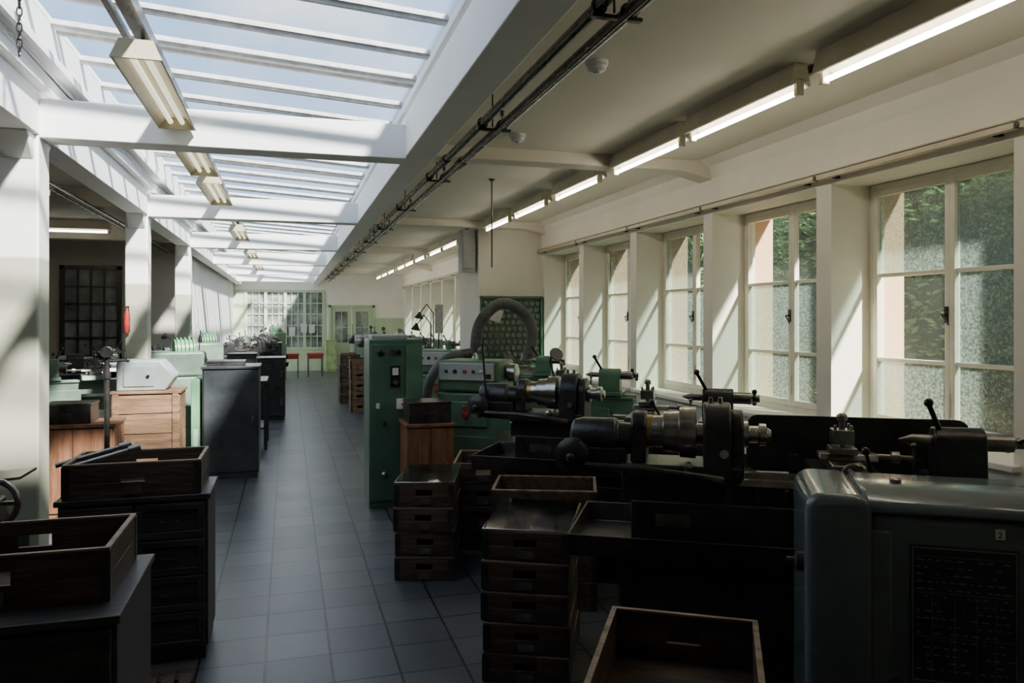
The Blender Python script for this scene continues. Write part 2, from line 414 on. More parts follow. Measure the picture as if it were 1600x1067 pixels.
for s in (-1, 1):
    x0, x1 = (-.62, -.005) if s < 0 else (.005, .62)
    d = B().box(x0, x0 + .12, 0, .05, 0, 1.93).box(x1 - .12, x1, 0, .05, 0, 1.93).box(x0 + .12, x1 - .12, 0, .05, 0, .85).box(x0 + .12, x1 - .12, 0, .05, 1.8, 1.93)
    d.box((x0 + x1) / 2 - .012, (x0 + x1) / 2 + .012, .01, .04, .85, 1.8).box(x0 + .12, x1 - .12, .01, .04, 1.3, 1.325).box(x0 + .15, x1 - .15, -.015, 0, .15, .7)
    lf = d.obj('door_leaf', 'lgreen', r, bev=.004)
    B().box(x0 + .12, x1 - .12, .02, .03, .85, 1.8).obj('door_glass', 'lglass', lf, smooth=False)
    B().cyl((.05 * s, -.05, 1.05), (.12 * s, -.05, 1.05), .01).cyl((.05 * s, 0, 1.05), (.05 * s, -.055, 1.05), .01).obj('door_handle', 'dsteel', lf)
# green dado on end wall
struct(B().box(-1.55, -1.2, 23.985, 24, 0, 2.45).box(2.6, 3.5, 23.985, 24, 0, 1.6).box(-1.2, 1.2, 23.985, 24, 0, .65).obj('trim_%d' % n, 'lgreen', smooth=False), 'pale green painted dado', 'dado'); n += 1

# side bay barred window
r = root('window_%d' % k, 'dim grid window with many small panes', 'window', (-2.88, 12.97, 0), kind='structure'); k += 1
f = B().box(-.42, .42, -.05, .03, .98, 1.04).box(-.42, .42, -.05, .03, 2.34, 2.40).box(-.42, -.36, -.05, .03, .98, 2.4).box(.36, .42, -.05, .03, .98, 2.4)
for i in range(1, 4): f.box(-.36 + .18 * i - .012, -.36 + .18 * i + .012, -.04, .02, 1.04, 2.34)
for i in range(1, 5): f.box(-.36, .36, -.04, .02, 1.04 + .26 * i - .012, 1.04 + .26 * i + .012)
f.obj('window_frame', 'iron', r)
B().box(-.37, .37, .005, .015, 1.03, 2.36).obj('window_glass', 'lglass', r, smooth=False)

# ================================================================= OUTSIDE
struct(B().box(4.1, 22, -22, 34, -.5, -.2).obj('ground', 'gravel', smooth=False), 'grassy ground outside the windows', 'ground')
def leaves(name, cx, cy, rx, ry, z0, z1, cnt, size, label, cat):
    r = root(name, label, cat, (cx, cy, -.2), kind='stuff')
    b = B()
    for i in range(cnt):
        u = random.random(); a = random.uniform(0, 2 * math.pi); q = random.uniform(.78, 1.0) + .07 * math.sin(7 * a + 9 * u)
        if math.cos(a) > .3: a = math.pi - a
        z = z0 + (z1 - z0) * u; prof = math.sqrt(max(.05, 1 - (2 * u - 1) ** 4))
        p = Vector((math.cos(a) * rx * q * prof, math.sin(a) * ry * q * prof, z))
        d = Vector((random.gauss(0, 1), random.gauss(0, 1), random.gauss(0, .6))).normalized(); e = d.orthogonal().normalized(); sz = size * random.uniform(.6, 1.4)
        vs = [b.bm.verts.new(p + v) for v in (d * sz, e * sz * .45, -d * sz, -e * sz * .45)]
        b.bm.faces.new(vs)
    me = b.obj('foliage', 'leaf', r, smooth=False)
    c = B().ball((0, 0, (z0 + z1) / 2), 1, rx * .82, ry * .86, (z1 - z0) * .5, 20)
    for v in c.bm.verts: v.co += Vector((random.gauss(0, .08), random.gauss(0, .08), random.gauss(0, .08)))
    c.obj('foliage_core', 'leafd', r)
    B().cyl((0, 0, 0), (0, 0, z0 + .6), .12, .08).obj('trunk', 'wdark', r)
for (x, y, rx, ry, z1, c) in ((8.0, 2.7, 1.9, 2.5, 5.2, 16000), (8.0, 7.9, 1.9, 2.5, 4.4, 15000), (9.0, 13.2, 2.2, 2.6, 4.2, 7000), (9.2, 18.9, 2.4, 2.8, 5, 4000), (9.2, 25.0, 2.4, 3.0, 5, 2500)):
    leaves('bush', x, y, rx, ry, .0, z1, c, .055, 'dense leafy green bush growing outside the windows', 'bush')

# ================================================================= CEILING SERVICES
def fluor(x, y, z, ln, label, group, m='tube', wide=.065, top=.149):
    r = root('fluorescent_light', label, 'ceiling light', (x, y, z), group=group)
    B().prism([(-wide, .03), (-wide * .6, top), (wide * .6, top), (wide, .03), (wide * .8, .025), (0, .06), (-wide * .8, .025)], 'y', 0, ln).obj('lamp_housing', 'fixt2', r, bev=.003)
    B().cyl((0, .03, 0), (0, ln - .03, 0), .014, n=12).obj('fluorescent_tube', m, r)
    for yy in (0, ln - .03): B().box(-.022, .022, yy, yy + .03, -.022, .07).obj('lamp_holder', 'fixt2', r, bev=.004)
    return r
G = 'fluorescent lights along the window bay'
fl = fluor(2.6, 2.13, 2.80, 1.13, 'lit fluorescent batten with cream metal housing', G)
for y in (.83, 3.43, 4.68, 6.12, 7.55, 8.92, 11.9, 13.2, 14.9, 16.3, 17.6, 19.4, 20.8, 22.2):
    copy_thing(fl, (2.6, y, 2.80))
for i, (a, c) in enumerate(((YB, 1.4), (1.6, 5.8), (6.0, 10.2), (14.8, 19.0), (19.2, 24))):
    o = B().box(2.68, 2.71, a, c, 2.91, 2.95).obj('cable_trunking', 'iron'); tag(o, 'dark cable trunking beside the fluorescent lights', 'cable trunking', 'trunking runs')
# pipes under ceiling
for x, z, rr in ((1.10, 2.75, .024), (1.22, 2.74, .028), (1.16, 2.68, .010)):
    r = root('ceiling_pipe', 'dark steel service pipe hung below the ceiling', 'pipe', (x, YB, z), group='service pipes beside the beam')
    B().cyl((0, 0, 0), (0, 25, 0), rr, n=14).obj('pipe', 'pipe', r)
    if rr > .012:
        for q in range(5): B().cyl((0, 2.2 + q * 4.7, 0), (0, 2.35 + q * 4.7, 0), rr + .008, n=14).obj('pipe_coupling', 'iron', r)
for i in range(12):
    y = 2.6 + i * 1.75
    r = root('pipe_hanger', 'thin steel hanger rod and clamp carrying the pipes', 'pipe hanger', (1.16, y, 2.70), group='pipe hangers')
    B().cyl((0, 0, .03), (0, 0, .25), .005, n=8).obj('rod', 'pipe', r)
    B().box(-.09, .11, -.012, .012, .005, .02).ring((-.06, 0, .05), (0, 1, 0), .028, .005).ring((.06, 0, .04), (0, 1, 0), .032, .005).obj('clamp', 'iron', r)
    B().cyl((.06, 0, .02), (.06, 0, .12), .004, n=8).cyl((.06, 0, .1), (.06, 0, .13), .012, n=8).obj('nut', 'iron', r)
for (x, y) in ((1.56, 3.72), (1.62, 5.36)):
    r = root('smoke_detector', 'round white smoke detector on the ceiling', 'smoke detector', (x, y, 2.95), group='smoke detectors')
    B().rev((0, 0, 0), (0, 0, -1), [(0, .06), (.02, .06), (.025, .05), (.045, .048), (.055, .03)], 24).obj('detector_body', 'white', r)
    B().rev((0, 0, -.055), (0, 0, -1), [(0, .02), (.008, .015)], 14).obj('sensor', 'grey', r)
r = root('hanging_rod', 'thin dark rod hanging from the ceiling', 'rod', (1.90, 7.15, 2.95))
B().cyl((0, 0, 0), (0, 0, -.86), .007, n=8).obj('rod', 'iron', r); B().rev((0, 0, 0), (0, 0, -1), [(0, .03), (.01, .03), (.02, .012)]).obj('ceiling_plate', 'iron', r)
r = root('duct_box', 'grey metal distribution box hanging under the ceiling', 'electrical box', (2.45, 10.60, 2.25))
B().box(-.1, .1, -.12, .12, 0, .6).obj('box_body', 'grey', r, bev=.006); B().box(-.085, .085, -.13, -.12, .05, .55).obj('box_door', 'grey', r, bev=.004)
B().cyl((0, 0, .6), (0, 0, .7), .03).obj('cable_entry', 'pipe', r); B().cyl((.06, -.14, .3), (.06, -.13, .3), .012).obj('lock', 'dsteel', r)

# skylight fixtures hung from a rail that lies on the cross beams
def skyfix(y, ln, label):
    r = root('fluorescent_light', label, 'ceiling light', (-.60, y, 2.67), group='light fittings under the skylight')
    B().prism([(-.10, 0), (-.065, .075), (.065, .075), (.10, 0), (.092, 0), (.05, .055), (-.05, .055), (-.092, 0)], 'y', 0, ln).obj('reflector', 'fixt', r, bev=.002)
    for x in (-.03, .03): B().cyl((x, .04, .03), (x, ln - .04, .03), .014, n=12).obj('fluorescent_tube', 'tube2', r)
    for yy in (-.01, ln - .004): B().prism([(-.10, -.002), (-.065, .077), (.065, .077), (.10, -.002)], 'y', yy, yy + .014).obj('end_cap', 'fixt', r)
    for yy in (.15, ln - .15): B().cyl((0, yy, .075), (0, yy, .133), .008).obj('stem', 'pipe', r)
    return r
sf = skyfix(3.45, 1.22, 'cream trapezoid fluorescent fitting hanging under the skylight')
for y in (4.93, 6.48, 9.9, 13.2, 16.6): copy_thing(sf, (-.60, y, 2.67))
o = B().box(-.63, -.57, 2.2, 23.2, 2.803, 2.86).box(-.68, -.655, 2.2, 23.2, 2.803, 2.83).obj('cable_tray', 'pipe'); tag(o, 'dark steel cable rail running under the skylight', 'cable tray')
# chain
r = root('chain', 'short steel chain hanging beside the skylight', 'chain', (-1.17, 3.95, 3.12))
b = B()
for i in range(9):
    z = -.02 - i * .036
    pts = []
    for j in range(12):
        a = 2 * math.pi * j / 12; u = .011 * math.cos(a); v = .023 * math.sin(a)
        pts.append((u, 0, z + v) if i % 2 else (0, u, z + v))
    b.tube(pts, .0035, 6, True)
b.obj('chain_links', 'pipe', r); B().cyl((-.08, 0, 0), (.01, 0, 0), .006).obj('hook', 'pipe', r)
r = root('cable', 'thin black cable slung along the white beam', 'cable', (0, 0, 0))
B().tube([(-1.23, 2.6 + i * .6, 2.93 - .05 * math.sin(i * 1.3) ** 2) for i in range(30)], .005, 6).obj('wire', 'pipe', r)
# side bay lights
r2 = fluor(-2.05, 6.5, 2.71, 1.18, 'lit fluorescent batten of the side bay', 'side bay lights', m='tube3', top=.139)
x = copy_thing(r2, (-2.2, 10.9, 2.71), 90)
copy_thing(r2, (-3.4, 5.2, 2.71)); copy_thing(r2, (-3.4, 9.2, 2.71)); copy_thing(r2, (-2.05, 3.0, 2.71))
o = B().cyl((-1.72, 1, 2.62), (-1.72, 12.9, 2.62), .018, n=10).cyl((-1.80, 1, 2.62), (-1.80, 12.9, 2.62), .012, n=10).obj('conduit', 'pipe'); tag(o, 'dark conduit pair under the side-bay ceiling', 'pipe')

# ================================================================= CRATES / CABINETS
def crate(x, y, z, rz, w=.36, d=.56, h=.145, label='oil-stained wooden stacking crate with hand hole', group=None, m='wdark', rim='wrim', clip=True):
    r = root('wooden_crate', label, 'crate', (x, y, z), rz, group)
    t = .016; W = w / 2; D = d / 2; hh = h - .004
    B().box(-W + t, W - t, -D + t, D - t, .006, .018).obj('bottom_board', m, r)
    for s in (-1, 1):
        xa, xb = (-W, -W + t) if s < 0 else (W - t, W)
        B().box(xa, xb, -D, D, 0, hh * .49).box(xa, xb, -D, D, hh * .505, hh - .006).obj('side_board', m, r, bev=.002)
        ya, yb = (-D, -D + t) if s < 0 else (D - t, D)
        b = B().box(-W + t, W - t, ya, yb, 0, hh * .45).box(-W + t, -.05, ya, yb, hh * .45, hh - .006).box(.05, W - t, ya, yb, hh * .45, hh - .006).box(-.05, .05, ya, yb, hh * .70, hh - .006)
        e = b.obj('end_board', m, r, bev=.002)
    b = B()
    b.box(-W, -W + t, -D, D, hh - .006, hh).box(W - t, W, -D, D, hh - .006, hh).box(-W + t, W - t, -D, -D + t, hh - .006, hh).box(-W + t, W - t, D - t, D, hh - .006, hh)
    b.obj('rim', rim, r)
    for sx in (-1, 1):
        for sy in (-1, 1):
            X = sx * W; Y = sy * D
            b = B().box(min(X, X + sx * .002), max(X, X + sx * .002), Y - (.03 if sy > 0 else .002), Y + (.03 if sy < 0 else .002), .01, hh - .01)
            b.box(X - (.03 if sx > 0 else 0), X + (.03 if sx < 0 else 0), min(Y, Y + sy * .002), max(Y, Y + sy * .002), .01, hh - .01)
            b.obj('corner_bracket', 'iron', r)
    if clip: B().box(-.035, .035, -D - .004, -D, hh * .10, hh * .34).box(-.035, .035, -D - .008, -D - .004, hh * .10, hh * .14).obj('label_holder', 'dsteel', r)
    return r
def stack(x, y, rz, w, d, h, nn, label, z0=0, m='wdark', rim='wrim'):
    c = crate(x, y, z0, rz, w, d, h, label, 'stacked crates', m, rim)
    for i in range(1, nn): copy_thing(c, (x + random.uniform(-.006, .006), y + random.uniform(-.006, .006), z0 + i * h), rz + random.uniform(-1.2, 1.2))
    return z0 + nn * h
def sheet(x, y, z, rz, w, d, label='shiny oily sheet-metal plate lying on the crates'):
    o = B().box(-w / 2, w / 2, -d / 2, d / 2, 0, .005).obj('metal_sheet', 'gloss', loc=(x, y, z), rz=rz, bev=.002); tag(o, label, 'metal sheet')

# stack beside the green cabinet
z = stack(.88, 4.87, -17, .36, .57, .15, 4, 'dark oily wooden crate in a stack on the tiles'); sheet(.88, 4.87, z - .003, -17, .365, .57)
z = stack(1.38, 5.36, -17, .42, .54, .15, 4, 'dark oily wooden crate stacked behind the plate-covered stack')
# nearer stack
z = stack(1.115, 3.42, -26, .38, .56, .135, 5, 'dark oily wooden crate in a tall stack on the tiles'); sheet(1.115, 3.42, z - .003, -26, .385, .56)
# open crate behind it
z = stack(1.42, 4.14, 68, .40, .58, .165, 4, 'open dark wooden crate with worn edges')
# nearest crate
z = stack(1.02, 1.86, -32, .44, .60, .1725, 4, 'open worn wooden crate beside the blue-grey machine')

def cabinet(name, x0, x1, y0, y1, h, m, rows, ncol, label, cat='cabinet', handle='dsteel', panel=True, rz=0, mtop=None, doors=False):
    cx, cy = (x0 + x1) / 2, (y0 + y1) / 2; W = (x1 - x0) / 2; D = (y1 - y0) / 2
    r = root(name, label, cat, (cx, cy, 0), rz)
    B().box(-W + .01, W - .01, -D + .02, D, 0, .06).box(-W, W, -D + .018, D, .06, h - .025).obj('body', m, r, bev=.004)
    B().box(-W - .012, W + .012, -D - .008, D + .01, h - .025, h).obj('top', mtop or m, r, bev=.004)
    cw = (2 * W - .02) / ncol; rh = (h - .1) / rows
    for i in range(rows):
        for j in range(ncol):
            xa = -W + .01 + j * cw + .004; xb = xa + cw - .008; za = .065 + i * rh + .004; zb = za + rh - .008
            b = B().box(xa, xb, -D + .004, -D + .018, za, zb)
            if panel:
                e = min(.03, rh * .2)
                b.box(xa, xb, -D - .006, -D + .004, za, za + e).box(xa, xb, -D - .006, -D + .004, zb - e, zb).box(xa, xa + e, -D - .006, -D + .004, za + e, zb - e).box(xb - e, xb, -D - .006, -D + .004, za + e, zb - e)
            dr = b.obj('door' if doors else 'drawer', m, r, bev=.002)
            xm = (xa + xb) / 2; zm = (za + zb) / 2
            if doors: B().box(xb - .05, xb - .035, -D - .03, -D, zm - .05, zm + .05).obj('handle', handle, dr, bev=.003)
            else: B().tube([(xm - .035, -D, zm), (xm - .035, -D - .025, zm), (xm + .035, -D - .025, zm), (xm + .035, -D, zm)], .005, 6).obj('handle', handle, dr)
    return r
# left foreground
cabinet('wooden_cabinet', -1.22, -.47, 2.40, 2.98, .755, 'wdk2', 3, 1, 'near-black oily wooden cabinet standing in the aisle edge')
crate(-.82, 2.73, .755, 0, .62, .42, .165, 'open dark wooden crate resting on the black cabinet')
cabinet('drawer_cabinet', -.99, -.36, 3.83, 4.22, .78, 'wdk2', 4, 2, 'dark wooden drawer cabinet with framed panels', handle='iron')
crate(-.68, 4.02, .78, 0, .58, .38, .165, 'open dark wooden crate on the drawer cabinet')
for i, (dx, dy) in enumerate(((-.14, .06), (-.08, -.05))):
    r = root('steel_bar', 'steel bar tool lying in the crate', 'tool', (-.78 + dx, 4.0 + dy, .91), 20)
    B().cyl((-.13, 0, 0), (.14, 0, .06), .012).obj('bar', 'dsteel', r); B().cyl((.14, 0, .06), (.19, 0, .071), .02).obj('bar_head', 'dsteel', r)
o = root('pallet', 'small slatted wooden duckboard on the floor', 'pallet', (-.53, 3.42, 0))
for i in range(5): B().box(-.2 + i * .07, -.2 + i * .07 + .05, -.25, .25, .03, .048).obj('slat', 'wdark', o, bev=.002)
for yy in (-.2, .16): B().box(-.2, .13, yy, yy + .04, 0, .03).obj('bearer', 'wdark', o)
# gauge stand pole
r = root('gauge_stand', 'dark pole stand with round dial at the top', 'stand', (-.92, 4.48, 0))
B().rev((0, 0, 0), (0, 0, 1), [(0, .12), (.02, .12), (.04, .03), (.06, .02)]).obj('base', 'iron', r)
B().cyl((0, 0, .05), (0, 0, 1.40), .014).obj('pole', 'iron', r)
B().rev((0, -.03, 1.42), (0, 1, 0), [(0, .028), (.03, .031), (.05, .022)]).obj('dial', 'iron', r)
B().cyl((-.04, 0, 1.37), (.10, 0, 1.375), .007).ball((.10, 0, 1.375), .011).cyl((0, 0, 1.28), (0, 0, 1.31), .02).obj('cross_arm', 'iron', r)
# press at the left edge
r = root('hand_press', 'dark cast-iron machine with round handwheel', 'machine', (-1.10, 3.38, 0))
B().box(-.28, .08, -.17, .2, 0, .75).obj('pedestal', 'black', r, bev=.015)
B().prism([(-.25, .75), (.05, .75), (.02, .85), (-.05, 1.0), (-.2, 1.05), (-.25, .95)], 'y', -.12, .12).obj('frame', 'iron', r, bev=.01)
B().ring((.06, -.17, .92), (0, 1, 0), .085, .012).cyl((.06, -.19, .92), (.06, -.1, .92), .025).box(-.02, .14, -.18, -.16, .913, .927).box(.053, .067, -.18, -.16, .84, 1.0).obj('handwheel', 'dsteel', r)
B().box(.03, .2, -.1, .1, .98, .99, Matrix.Rotation(rad(-4), 4, 'Y')).obj('plate', 'dsteel', r)
B().rev((-.1, -.12, .93), (0, -1, 0), [(0, .06), (.03, .06), (.04, .03), (.1, .03)]).obj('dial', 'iron', r)
# reddish wood cabinet + tin box
cabinet('wooden_cabinet', -1.92, -1.33, 6.72, 7.12, .76, 'wred', 1, 2, 'reddish brown wooden cupboard in sunlight', doors=True, panel=False)
def tinbox(x, y, z, w, d, h, m, label, rz=0):
    r = root('metal_box', label, 'box', (x, y, z), rz)
    B().box(-w / 2, w / 2, -d / 2, d / 2, 0, h - .02).obj('body', m, r, bev=.004); B().box(-w / 2 - .005, w / 2 + .005, -d / 2 - .005, d / 2 + .005, h - .02, h).obj('lid', m, r, bev=.003)
    if h > .06: B().tube([(-.05, -d / 2 - .004, h * .5), (-.05, -d / 2 - .02, h * .5), (.05, -d / 2 - .02, h * .5), (.05, -d / 2 - .004, h * .5)], .004, 6).obj('handle', 'dsteel', r)
    return r
tinbox(-1.68, 6.92, .76, .34, .28, .16, 'iron', 'dark metal box standing on the reddish cupboard')
# planked wooden chest
r = root('wooden_chest', 'plain worn orange-brown planked wooden chest under a pale box', 'chest', (-1.215, 7.64, 0))
b = B()
for i in range(5):
    za = .03 + i * .18
    b.box(-.28, .28, -.21, .21, za, za + .174)
b.obj('planked_body', 'wlight', r, bev=.003)
B().box(-.295, .295, -.225, .225, .925, .95).obj('top_board', 'wlight', r, bev=.004)
for sx in (-.27, .22): B().box(sx, sx + .05, -.222, -.21, 0, .925).obj('corner_batten', 'wlight', r, bev=.002)
B().box(-.27, .27, -.2, .2, 0, .03).obj('plinth', 'wdark', r)
r = root('machine_box', 'pale grey-green metal box with sloped side on the wooden chest', 'machine box', (-1.20, 7.64, .95))
B().prism([(-.26, 0), (.14, 0), (.22, .12), (.10, .27), (-.24, .27), (-.26, .25)], 'y', -.18, .18).obj('body', 'palegrey', r, bev=.012)
B().box(-.2, .05, -.19, -.18, .04, .22).obj('cover_plate', 'palegrey', r, bev=.003); B().cyl((.0, -.2, .13), (.0, -.19, .13), .014).obj('screw_knob', 'bknob', r)
# dark blue-grey steel cabinet
cabinet('steel_cabinet', -.81, -.28, 8.05, 8.60, 1.12, 'cab', 1, 1, 'tall dark blue-grey steel cabinet at the aisle edge', panel=False, doors=True)
tinbox(-.60, 8.3, 1.12, .36, .26, .05, 'iron', 'flat dark metal tray on the steel cabinet')
# green sheet panel between
r = root('machine_guard', 'rounded green sheet-metal machine guard', 'machine guard', (-.875, 8.12, 0))
B().prism(rrect(-.045, .045, 0, 1.0, .04), 'y', 0, .5).obj('guard_panel', 'ribgreen', r, bev=.006)
B().box(-.02, .02, -.004, 0, .3, .5).obj('plate', 'grey', r)
# black bench + farther cabinets along aisle
r = root('workbench', 'black steel workbench with lower shelf', 'workbench', (-.56, 10.1, 0))
B().box(-.35, .32, -.4, .4, .80, .84).obj('bench_top', 'black', r, bev=.004)
for sx in (-.33, .28):
    for sy in (-.38, .34): B().box(sx, sx + .04, sy, sy + .04, 0, .80).obj('leg', 'black', r)
B().box(-.31, .28, -.36, .36, .25, .27).obj('shelf', 'black', r)
tinbox(-.62, 10.1, .84, .42, .30, .12, 'iron', 'dark metal tool box on the black workbench')
cabinet('steel_cabinet', -.46, -.04, 12.5, 13.1, .98, 'black', 2, 1, 'black steel cabinet with doors beside the aisle', doors=True)
cabinet('steel_cabinet', -.95, -.50, 13.2, 13.7, 1.02, 'cab', 2, 1, 'dark steel cabinet beside the aisle', doors=True)
cabinet('steel_cabinet', -.50, -.12, 16.2, 16.7, 1.1, 'black', 3, 1, 'black drawer unit beside the aisle')
stack(1.17, 13.32, 0, .30, .45, .178, 5, 'light wooden crate stacked beside the aisle', 0, 'wlight', 'wlight')
stack(1.12, 14.85, 0, .36, .5, .186, 5, 'dark brown wooden crate stacked beside the aisle')
stack(1.62, 13.45, 0, .45, .5, .172, 5, 'brown wooden crate stacked beside green machines', 0, 'wred', 'wrim')
# far red topped tables
for xx in (.08, .72):
    r = root('table', 'small table with bright red top and steel legs', 'table', (xx, 21.6, 0), group='red-topped tables at the hall end')
    B().box(-.22, .22, -.3, .3, .60, .64).box(-.20, .20, -.30, -.28, .50, .60).obj('table_top', 'red', r, bev=.004)
    for sx in (-.20, .17):
        for sy in (-.27, .24): B().box(sx, sx + .03, sy, sy + .03, 0, .60).obj('leg', 'dsteel', r)
cabinet('steel_cabinet', 1.08, 1.40, 23.3, 23.75, .95, 'ygreen', 2, 1, 'yellow-green metal cabinet by the end door', doors=True)

# ================================================================= TALL GREEN CABINET
r = root('electrical_cabinet', 'tall dark green steel control cabinet with switches and gauge', 'electrical cabinet', (.88, 6.70, 0))
B().box(-.225, .225, -.23, .23, .0, 1.42).obj('body', 'dkgreen', r, bev=.008)
d = B().box(-.21, .07, -.245, -.23, .06, 1.38).obj('door', 'dkgreen', r, bev=.005)
B().box(.08, .215, -.24, -.23, .06, 1.38).obj('side_panel', 'midgreen', r, bev=.004)
B().rev((-.13, -.245, 1.31), (0, -1, 0), [(0, .028), (.015, .028), (.02, .02)]).obj('rotary_switch', 'bknob', d)
B().rev((.02, -.245, 1.31), (0, -1, 0), [(0, .02), (.015, .02)]).obj('rotary_switch', 'bknob', d)
B().box(-.07, -.01, -.25, -.245, 1.285, 1.33).obj('label_plate', 'dsteel', d)
B().box(-.05, .03, -.262, -.245, 1.02, 1.20).obj('gauge_housing', 'bknob', d, bev=.004)
B().box(-.035, .015, -.265, -.262, 1.12, 1.18).obj('gauge_face', 'white', d); B().cyl((-.01, -.262, 1.06), (-.01, -.29, 1.06), .02).obj('knob', 'dsteel', d)
B().box(.0, .1, -.275, -.245, .83, .92).obj('push_button_box', 'cream', d, bev=.006); B().cyl((.05, -.275, .875), (.05, -.285, .875), .012).obj('button', 'brass', d)
B().box(-.17, -.14, -.25, -.245, .84, .885).box(-.162, -.148, -.252, -.25, .855, .87).obj('emblem_plate', 'white', d)
B().rev((-.10, -.245, .28), (0, -1, 0), [(0, .028), (.01, .028), (.02, .012), (.035, .012)]).obj('lock', 'dsteel', d)
B().box(-.11, -.09, -.26, -.245, 1.22, 1.24).obj('hinge', 'dsteel', d); B().box(-.11, -.09, -.26, -.245, .70, .73).obj('hinge', 'dsteel', d)
tinbox(.84, 6.72, 1.42, .3, .3, .035, 'grey', 'flat grey tray on the green cabinet')

# brown box with metal tin on top
cabinet('wooden_cabinet', .90, 1.28, 5.98, 6.38, .76, 'wred', 1, 2, 'reddish wooden cupboard next to the green control cabinet', doors=True, panel=False)
tinbox(1.09, 6.17, .76, .34, .32, .17, 'iron', 'dull metal box on the reddish cupboard')

# ================================================================= LATHES
def carriage(r, body):
    c = B().prism([(-.2, .95), (.2, .95), (.18, 1.0), (-.18, 1.0)], 'x', .95, 1.2).box(1.0, 1.13, -.21, -.17, .78, .96).obj('carriage', body, r, bev=.006)
    B().box(1.01, 1.13, -.17, .16, 1.0, 1.035).prism([(-.05, 1.035), (.05, 1.035), (.035, 1.06), (-.035, 1.06)], 'x', .98, 1.2).obj('cross_slide', 'dsteel', r, bev=.004)
    B().box(1.02, 1.12, -.06, .04, 1.06, 1.085).box(1.03, 1.11, -.05, .03, 1.10, 1.155).cyl((1.07, -.01, 1.08), (1.07, -.01, 1.20), .013).rev((1.07, -.01, 1.19), (0, 0, 1), [(0, .022), (.02, .022), (.03, .01)], 6).cyl((1.04, -.04, 1.15), (1.04, -.04, 1.175), .007, n=6).cyl((1.1, -.04, 1.15), (1.1, -.04, 1.175), .007, n=6).cyl((1.1, .02, 1.15), (1.1, .02, 1.175), .007, n=6).obj('tool_post', 'dsteel', r, bev=.003)
    B().cyl((1.07, -.17, 1.015), (1.07, -.26, 1.015), .012).ring((1.07, -.26, 1.015), (0, 1, 0), .042, .007).box(1.03, 1.11, -.264, -.256, 1.010, 1.02).cyl((1.10, -.26, 1.03), (1.10, -.31, 1.03), .008).obj('handwheel', 'dsteel', r)
    B().cyl((1.2, 0, 1.05), (1.33, -.02, 1.05), .01).rev((1.25, -.01, 1.05), (1, 0, 0), [(0, .022), (.03, .022)]).cyl((1.33, -.02, 1.01), (1.33, -.02, 1.10), .007).ball((1.33, -.02, 1.10), .013).obj('crank', 'dsteel', r)
    B().cyl((1.16, -.1, 1.0), (1.12, -.2, 1.10), .007).ball((1.12, -.2, 1.10), .016).obj('lever', 'bknob', r)
def tailstock(r, body):
    t = B().box(1.38, 1.60, -.12, .12, .95, .985).prism(dome(.06, .985, 1.12, .055), 'x', 1.40, 1.58).obj('tailstock', body, r, bev=.006)
    B().rev((1.28, 0, 1.12), (1, 0, 0), [(0, .004), (.05, .022), (.12, .022)]).obj('quill', 'dsteel', t)
    B().rev((1.58, 0, 1.12), (1, 0, 0), [(0, .035), (.1, .035), (.11, .022), (.15, .022)]).obj('feed_screw_housing', 'dsteel', t)
    B().cyl((1.42, -.02, 1.17), (1.37, -.07, 1.27), .010).ball((1.37, -.07, 1.275), .018).obj('clamp_lever', 'bknob', t)
    B().cyl((1.70, 0, 1.12), (1.70, -.14, 1.17), .009).ball((1.70, -.15, 1.173), .016).cyl((1.70, 0, 1.12), (1.70, .1, 1.08), .009).ball((1.70, .1, 1.08), .014).obj('feed_lever', 'bknob', t)
TR = [(-.285, .74), (-.265, .65), (.265, .65), (.285, .74), (.277, .74), (.257, .658), (-.257, .658), (-.277, .74)]
def bed_tray(r, body, x0=.0):
    B().prism(TR, 'x', x0, 1.72).box(x0, x0 + .01, -.27, .27, .65, .74).box(1.71, 1.72, -.27, .27, .65, .74).obj('chip_tray', 'iron', r, bev=.003)
    b = B().box(x0 + .2, 1.70, -.085, .085, .84, .925).box(.24, 1.5, -.12, .12, .658, .85)
    for i in range(8): b.box(.62 + i * .11, .64 + i * .11, -.115, .115, .855, .92)
    b.obj('bed', body, r, bev=.006)
    for s in (-1, 1):
        B().prism([(.05 * s, .925), (.10 * s, .925), (.09 * s, .948), (.06 * s, .948)], 'x', .2, 1.70).obj('guide_way', 'dsteel', r)
